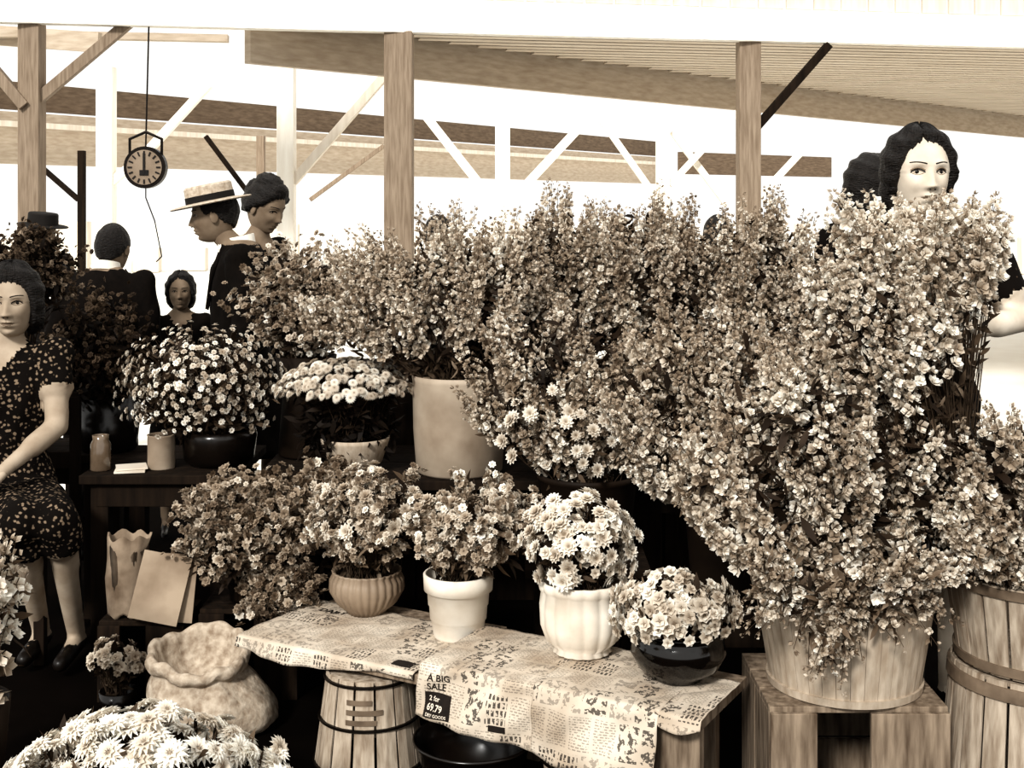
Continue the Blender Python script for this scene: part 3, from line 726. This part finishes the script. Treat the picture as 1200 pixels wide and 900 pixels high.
def head(parent,M,style,skin=SKIN,hat=None,hi=True,bun=False):
    nu,nv=(120,100) if hi else (56,44)
    def grid(fn):
        vs=[]
        for j in range(nv):
            th=math.pi*(j+.5)/nv; z=math.cos(th)
            for i in range(nu):
                a=2*math.pi*i/nu-math.pi; ph=a-.5*math.sin(a); vs.append(fn(ph,z))
        fs=[(j*nu+i,(j+1)*nu+i,(j+1)*nu+(i+1)%nu,j*nu+(i+1)%nu) for j in range(nv-1) for i in range(nu)]
        fs.append(tuple(range(nu))); fs.append(tuple((nv-1)*nu+i for i in range(nu-1,-1,-1)))
        return vs,fs
    g=G(); vs,fs=grid(head_surf); g.add(vs,fs)
    for k,f in enumerate(g.f):
        c=np.mean([g.v[i] for i in f],axis=0)
        if c[1]<-.05 and abs(c[0])<.022:
            w=abs(c[0])/.022
            if -.0755+.008*w*w<c[2]<-.0600-.006*w*w: g.m[k]=1
    for s in(-1,1):
        g.ell((s*.0765,.008,-.008),(.008,.019,.031),16,0,Matrix.Rotation(s*.25,3,'Z'))
        g.ell((s*.081,.004,-.006),(.004,.011,.02),12,0)
    ob=g.build('head',[skin,LIPS],parent,smooth=True); ob.matrix_local=M
    g=G()
    for s in(-1,1):
        y=fy(s*.031,0); g.ell((s*.031,y+.0090,0),(.0132,.0112,.0075),16,0); g.ell((s*.031,y-.0004,.0005),(.0064,.003,.0064),12,1)
        up=[(s*.031+dx,fy(s*.031+dx,.0075-abs(dx)**2*30)-.0010,.0072-abs(dx)**2*32) for dx in np.linspace(-.0155,.0155,9)]
        g.tube(up,.0017,6,1)
        up=[(s*.031+dx,fy(s*.031+dx,.0115-abs(dx)**2*26)-.0004,.0112-abs(dx)**2*28) for dx in np.linspace(-.015,.015,9)]
        g.tube(up,.0024,6,2)
        lo=[(s*.031+dx,fy(s*.031+dx,-.0070+abs(dx)**2*25)-.0002,-.0072+abs(dx)**2*25) for dx in np.linspace(-.013,.013,7)]
        g.tube(lo,.0010,5,2)
        br=[(s*(.013+.036*t),fy(s*(.013+.036*t),.0215+.004*math.sin(t*2.4))-.0001,.0215+.004*math.sin(t*2.4)) for t in np.linspace(0,1,9)]
        g.tube(br,.0020,6,3)
    g.tube([(x,fy(x,-.0675)-.0001,-.0675+abs(x)*.06) for x in np.linspace(-.018,.018,9)],.0009,5,1)
    for s in (-1,1): g.ell((s*.0065,fy(s*.0065,-.044)+.001,-.0462),(.003,.003,.0018),8,1)
    ob=g.build('eyes_and_brows',[EYEW,EYED,LIDT,HAIR,skin],parent,smooth=True); ob.matrix_local=M
    pa,pz,t0,t1=HL[style]
    def hf(ph,z):
        X,Y,Z=head_surf(ph,z); ad=abs(math.degrees(ph)); zl=np.interp(ad,pa,pz)
        if style=='parted': zl+= .010*math.exp(-((math.degrees(ph)+12)/6)**2)
        zl+=.002*math.sin(ph*23)+.0015*math.sin(ph*51)
        m=max(0,min(1,(Z-zl+.011)/.022)); m=m*m*(3-2*m)
        th=t0+(t1-t0)*min(1,ad/95)*max(0,1-max(0,Z-.05)/.08)
        th+=.003*math.sin(Z*150+ph*2)*(0 if style=='man' else 1)+.0014*math.sin(ph*60+Z*60)+.0008*math.sin(ph*97-Z*90)
        if style=='parted': th-=.007*math.exp(-((math.degrees(ph)+12)/7)**2)*(1 if ad<80 else 0)
        d=Vector((X,Y+.0,Z)); d.normalize()
        o=-.012+(th+.012)*m
        Y0=-.086*rho(z)*math.cos(ph) if math.cos(ph)>0 else Y
        return X+d.x*o,Y0+d.y*o+(0.004 if m<.01 else 0),Z+d.z*o
    g=G(); vs,fs=grid(hf); g.add(vs,fs)
    if bun: g.ell((0,.02,.115),(.06,.07,.04),24,0,None,.08); g.ell((0,.085,.05),(.06,.045,.06),24,0,None,.08); g.ell((.0,-.045,.1),(.05,.035,.03),20,0,None,.1)
    if style in('parted','wavy'):
        for s in(-1,1):
            g.ell((s*.070,.038,-.050),(.024,.04,.045),20,0,None,.08); g.ell((s*.045,.07,-.075),(.04,.035,.045),20,0,None,.08)
    ob=g.build('hair',[HAIR],parent,smooth=True); ob.matrix_local=M
    if hat:
        g=G(); hm={'boater':(STRAW,BAND),'dark':(BAND,BAND)}[hat]
        R=Matrix.Rotation(math.radians(6),3,'X')
        tf=lambda x,y,z,a:tuple((R@Vector((x*.92,y*1.12,z)))+Vector((0,.002,.0)))
        b=.052
        g.lathe((0,0,0),[(.080,b),(.150,b-.006),(.155,b-.002),(.150,b+.002),(.092,b+.008),(.09,b+.07),(.083,b+.078),(.001,b+.08)],48,close=False,fn=tf)
        g.lathe((0,0,0),[(.0935,b+.009),(.0925,b+.036)],48,mi=1,close=False,fn=tf)
        ob=g.build('hat',list(hm),parent,smooth=False); ob.matrix_local=M
def hand(parent,W,d,n,side,curl=.5,skin=SKIN):
    d=Vector(d).normalized(); n=Vector(n); n=(n-d*n.dot(d)).normalized(); t=Vector(side); t=(t-d*t.dot(d)-n*t.dot(n)).normalized(); W=Vector(W)
    g=G()
    for k in np.linspace(-1,1,5): g.cap(W+t*.014*k,W+d*.085+t*.031*k,.013,.0115,10)
    for i,(o,l) in enumerate(((.030,.072),(.010,.080),(-.011,.075),(-.031,.058))):
        p=W+d*.085+t*o; ang=0; r=.0088
        for s,fr in enumerate((.45,.32,.23)):
            ang+=curl*(.5 if s==0 else .8); dd=d*math.cos(ang)-n*math.sin(ang)+t*o*.8; q=p+dd.normalized()*l*fr
            g.cap(p,q,r,r*.93,10); p=q; r*=.92
    p=W+d*.022+t*.022
    for dd,l,r in((d*.6+t*.8-n*.25,.042,.0125),(d*.85+t*.4-n*.4,.032,.0105),(d*.95-n*.45,.026,.009)):
        q=p+dd.normalized()*l; g.cap(p,q,r,r*.9,10); p=q
    ob=g.build('hand',[skin],parent); fix(ob,.0032,3); ob.data.materials.clear(); ob.data.materials.append(skin)
def person(name,x,y,th,s=1,sex='f',hair='parted',cloth=DRESS,skin=SKIN,hat=None,hp=0,hy=0,roll=0,J=None,sit=False,hi=True,bun=False,sleeve=.45,hands=True,head_scale=1):
    e=empty(name); e.location=(x,y,0); e.rotation_euler=(0,0,th)
    o=-.38 if sit else 0
    m=sex=='m'; sw=.20 if m else .165
    P=dict(neck=(0,0,1.42+o),head=(0,-.03,1.565+o),sL=(sw,0,1.375+o),sR=(-sw,0,1.375+o),eL=(sw+.055,.03,1.10+o),eR=(-sw-.055,.03,1.10+o),wL=(sw+.05,-.12,.90+o),wR=(-sw-.05,-.12,.90+o),
        hL=(.09,0,.90+o),hR=(-.09,0,.90+o),kL=(.1,-.02,.49),kR=(-.1,-.02,.49),aL=(.1,.02,.085),aR=(-.1,.02,.085))
    if J: P.update(J)
    P={k:Vector(v)*s for k,v in P.items()}
    g=G()
    if m: rings=[(.78,.17,.125),(.92,.18,.13),(1.08,.165,.12),(1.22,.185,.125),(1.33,.19,.12),(1.40,.15,.09),(1.45,.06,.055)]
    else: rings=[(.82,.165,.13),(.92,.175,.13),(1.07,.128,.095),(1.20,.148,.118),(1.27,.150,.120),(1.35,.145,.09),(1.41,.085,.06),(1.45,.046,.046)]
    g.loft([(0,0,(z+o)*s,a*s,b*s) for z,a,b in rings])
    if not m and not sit: g.loft([(0,0,z*s,a*s,b*s) for z,a,b in((.42,.20,.16),(.6,.19,.15),(.85,.175,.135))])
    g.cap(P['neck'],P['head']+Vector((0,.012,-.06))*s,.05*s,.046*s,16)
    ar=(.058,.046,.034,.026) if m else (.047,.038,.031,.023)
    skinseg=[]
    for k in'LR':
        S,E,W=P['s'+k],P['e'+k],P['w'+k]
        g.cap(S*.8+P['neck']*.2-Vector((0,0,.02*s)),S,.055*s,.06*s if m else .052*s)
        g.cap(S,E,ar[0]*s,ar[1]*s);g.cap(E,W,ar[1]*.98*s,ar[3]*s); g.cap(E,E*.55+W*.45,ar[1]*s,ar[2]*1.2*s)
        if not m and sleeve<1: g.cap(S,S*(1-sleeve)+E*sleeve,.060*s,.058*s); skinseg+=[(S*(1-sleeve)+E*sleeve,E,.055*s),(E,W,.06*s)]
        H,K,A=P['h'+k],P['k'+k],P['a'+k]
        g.cap(H,K,(.085 if m else .075)*s,.05*s); g.cap(K,A,.047*s,.030*s); g.cap(K*.85+A*.15+Vector((0,.012,0)),K*.6+A*.4+Vector((0,.012,0)),.047*s,.043*s)
        g.cap(A+Vector((0,.02,-.03)),A+Vector((0,-.15,-.05))*s,.032*s,.026*s)
        if not m: skinseg.append((K*.8+A*.2,A+Vector((0,0,.0)),.075*s))
        if sit and not m: g.cap(H,K,.085*s,.064*s); g.cap(K,K*.84+A*.16,.064*s,.068*s)
    if sit and not m:
        g.cap((P['hL']+P['hR'])/2,(P['kL']+P['kR'])/2,.09*s,.055*s); g.cap((P['hL']+P['hR'])/2-Vector((0,0,.0)),(P['hL']+P['hR'])/2,.13*s,.13*s)
    ob=g.build('body',[cloth],e); fix(ob,.010 if hi else .018,5)
    me=ob.data; me.materials.clear()
    for q in(cloth,skin,SHIRT,SHOE,BAND): me.materials.append(q)
    cen=np.empty(len(me.polygons)*3); me.polygons.foreach_get('center',cen); cen=cen.reshape(-1,3)
    idx=np.zeros(len(me.polygons),np.int32)
    for a,b,r in skinseg:
        a=np.array(a);b=np.array(b);ab=b-a;t=((cen-a)@ab)/(ab@ab); d=np.linalg.norm(cen-(a+np.clip(t,0,1)[:,None]*ab),axis=1)
        idx[(t>0)&(d<r)]=1
    nz=(1.425+o)*s
    if m:
        fr=cen[:,1]<-.02*s; v=(abs(cen[:,0])<(cen[:,2]-(1.16+o)*s)*.22)&fr; idx[v]=2
        idx[fr&(abs(cen[:,0])<.018)&(cen[:,2]>(1.16+o)*s)&(cen[:,2]<(1.41+o)*s)]=4
    else:
        v=(cen[:,2]>(1.33+o)*s)&(abs(cen[:,0])<(cen[:,2]-(1.31+o)*s)*.75)&(cen[:,1]<0); idx[v]=1
    idx[(cen[:,2]>nz)&(abs(cen[:,0])<.09)]=1
    for k in'LR':
        a=np.array(P['a'+k]); idx[(cen[:,2]<.075*s)&(np.linalg.norm(cen[:,:2]-a[:2],axis=1)<.24)]=3
    me.polygons.foreach_set('material_index',idx)
    nv=len(me.vertices); co=np.empty(nv*3); me.vertices.foreach_get('co',co); co=co.reshape(-1,3); no=np.empty(nv*3); me.vertices.foreach_get('normal',no); no=no.reshape(-1,3)
    isc=np.zeros(nv,bool); lv=np.empty(len(me.loops),np.int32); me.loops.foreach_get('vertex_index',lv); lt=np.empty(len(me.polygons),np.int32); me.polygons.foreach_get('loop_total',lt)
    isc[lv[np.repeat(idx==0,lt)]]=True
    wv=np.sin(co[:,2]*38+co[:,0]*30+2*np.sin(co[:,1]*22))*.5+np.sin(co[:,0]*55-co[:,2]*22+co[:,1]*40)*.5
    co+=no*((.003+wv*.006)*isc)[:,None]; me.vertices.foreach_set('co',co.ravel()); me.update()
    if m:
        g=G(); g.lathe((0,-.006,(1.425+o)*s),[(.058,0),(.062,.0),(.056,.035),(.052,.035)],32,close=False,fn=lambda x,y,z,a:(x,y*1.05,z+.012*math.sin(a)))
        g.box((.022,-.085*s,(1.405+o)*s),(.04,.012,.03),Matrix.Rotation(.5,3,'Y'));g.box((-.022,-.085*s,(1.405+o)*s),(.04,.012,.03),Matrix.Rotation(-.5,3,'Y'))
        g.build('shirt_collar',[SHIRT],e)
        g=G()
        for k in(-1,1):
            g.add([(k*.008,-.140*s,(1.15+o)*s),(k*.075,-.128*s,(1.27+o)*s),(k*.10,-.105*s,(1.34+o)*s),(k*.055,-.075*s,(1.43+o)*s),(k*.045,-.10*s,(1.36+o)*s)],[(0,1,2,3,4)])
        l=g.build('lapels',[cloth],e); so=l.modifiers.new('t','SOLIDIFY'); so.thickness=.008
    if hands:
        for k in'LR':
            E,W=P['e'+k],P['w'+k]; sg=1 if k=='L' else -1
            d=(W-E).normalized()
            hand(e,W+d*.005,d,(0,-.3,1) if J and sex=='f' else (sg*.9,-.1,.1),(-sg,-.3,0) if J and sex=='f' else (0,-1,.2),.45,skin)
    M=Matrix.Translation(P['head'])@Matrix.Rotation(hy,4,'Z')@Matrix.Rotation(hp,4,'X')@Matrix.Rotation(roll,4,'Y')@Matrix.Diagonal((s*head_scale,)*3+(1,))
    head(e,M,hair,skin,hat,hi,bun)
    return e
person('standing_woman',1.18,3.74,0,1.028,'f',hair='parted',cloth=DRESS2,skin=SKIN,hy=.06,hp=.0,head_scale=1.06,sleeve=.7,
  J=dict(head=(0,-.03,1.550),eL=(.285,-.05,1.14),wL=(.04,-.25,1.12),eR=(-.235,.0,1.07),wR=(-.12,-.15,.92)))
person('seated_woman',-1.70,4.3,0,1.0,'f',hair='wavy',cloth=DRESS,skin=SKINM,sit=True,hy=.12,hp=.04,
  J=dict(head=(.035,-.03,1.180),eL=(.20,-.08,.77),wL=(.09,-.27,.655),eR=(-.2,-.05,.77),wR=(-.03,-.28,.655),
   kL=(.30,-.36,.53),kR=(.20,-.40,.53),aL=(.27,-.10,.095),aR=(.14,-.06,.095),hL=(.09,0,.52),hR=(-.09,0,.52)))
g=G()
g.box((-1.72,4.34,.385),(.42,.38,.03))
for a in(-.18,.18):
    for b in(-.16,.17): g.box((-1.72+a,4.34+b,.185),(.035,.035,.37))
    g.box((-1.72+a,4.515,.60),(.035,.03,.45))
for zz in(.6,.72,.81): g.box((-1.72,4.515,zz),(.38,.018,.06))
g.build('wooden_chair',[WOOD_D],bevel=.003)
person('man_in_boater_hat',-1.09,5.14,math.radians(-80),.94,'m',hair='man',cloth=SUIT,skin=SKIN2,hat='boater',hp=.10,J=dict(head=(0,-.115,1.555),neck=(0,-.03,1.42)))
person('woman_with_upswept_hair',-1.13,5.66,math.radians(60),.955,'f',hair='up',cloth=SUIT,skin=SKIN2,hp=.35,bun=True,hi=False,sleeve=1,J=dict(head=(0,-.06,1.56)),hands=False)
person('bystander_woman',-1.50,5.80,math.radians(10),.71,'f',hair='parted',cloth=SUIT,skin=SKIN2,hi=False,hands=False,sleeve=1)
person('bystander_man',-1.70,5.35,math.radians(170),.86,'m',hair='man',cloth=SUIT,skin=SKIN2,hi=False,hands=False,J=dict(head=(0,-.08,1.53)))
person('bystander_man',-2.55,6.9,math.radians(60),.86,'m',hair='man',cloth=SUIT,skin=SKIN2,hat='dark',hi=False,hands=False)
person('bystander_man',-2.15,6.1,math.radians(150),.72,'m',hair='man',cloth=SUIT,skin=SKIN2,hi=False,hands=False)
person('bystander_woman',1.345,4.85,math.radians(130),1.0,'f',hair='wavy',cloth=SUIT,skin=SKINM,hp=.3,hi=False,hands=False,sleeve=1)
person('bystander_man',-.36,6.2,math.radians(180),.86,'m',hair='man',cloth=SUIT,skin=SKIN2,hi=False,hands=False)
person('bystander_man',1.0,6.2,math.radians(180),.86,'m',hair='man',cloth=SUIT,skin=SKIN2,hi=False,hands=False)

# ------------------------------------------------------------------ light, world, camera
w=bpy.data.worlds.new('World'); bpy.context.scene.world=w; w.use_nodes=True
bg=w.node_tree.nodes['Background']; bg.inputs[0].default_value=(1,.985,.95,1); bg.inputs[1].default_value=1.0
sn=bpy.data.lights.new('sun','SUN'); sn.energy=3.5; sn.angle=math.radians(9); sn.color=(1,.98,.94)
so=bpy.data.objects.new('sun',sn); C.objects.link(so)
so.rotation_euler=Vector((.32,.84,-.60)).to_track_quat('-Z','Y').to_euler()
cam=bpy.data.cameras.new('camera'); co=bpy.data.objects.new('camera',cam); C.objects.link(co)
co.location=(0,0,1.5); co.rotation_euler=(math.radians(90),0,0); cam.lens=45; cam.sensor_width=36; cam.shift_y=-.175; cam.clip_end=300
bpy.context.scene.camera=co
vs_=bpy.context.scene.view_settings
vs_.view_transform='Standard'
for lk in ('Medium High Contrast','Standard - Medium High Contrast'):
    try: vs_.look=lk; break
    except Exception: pass
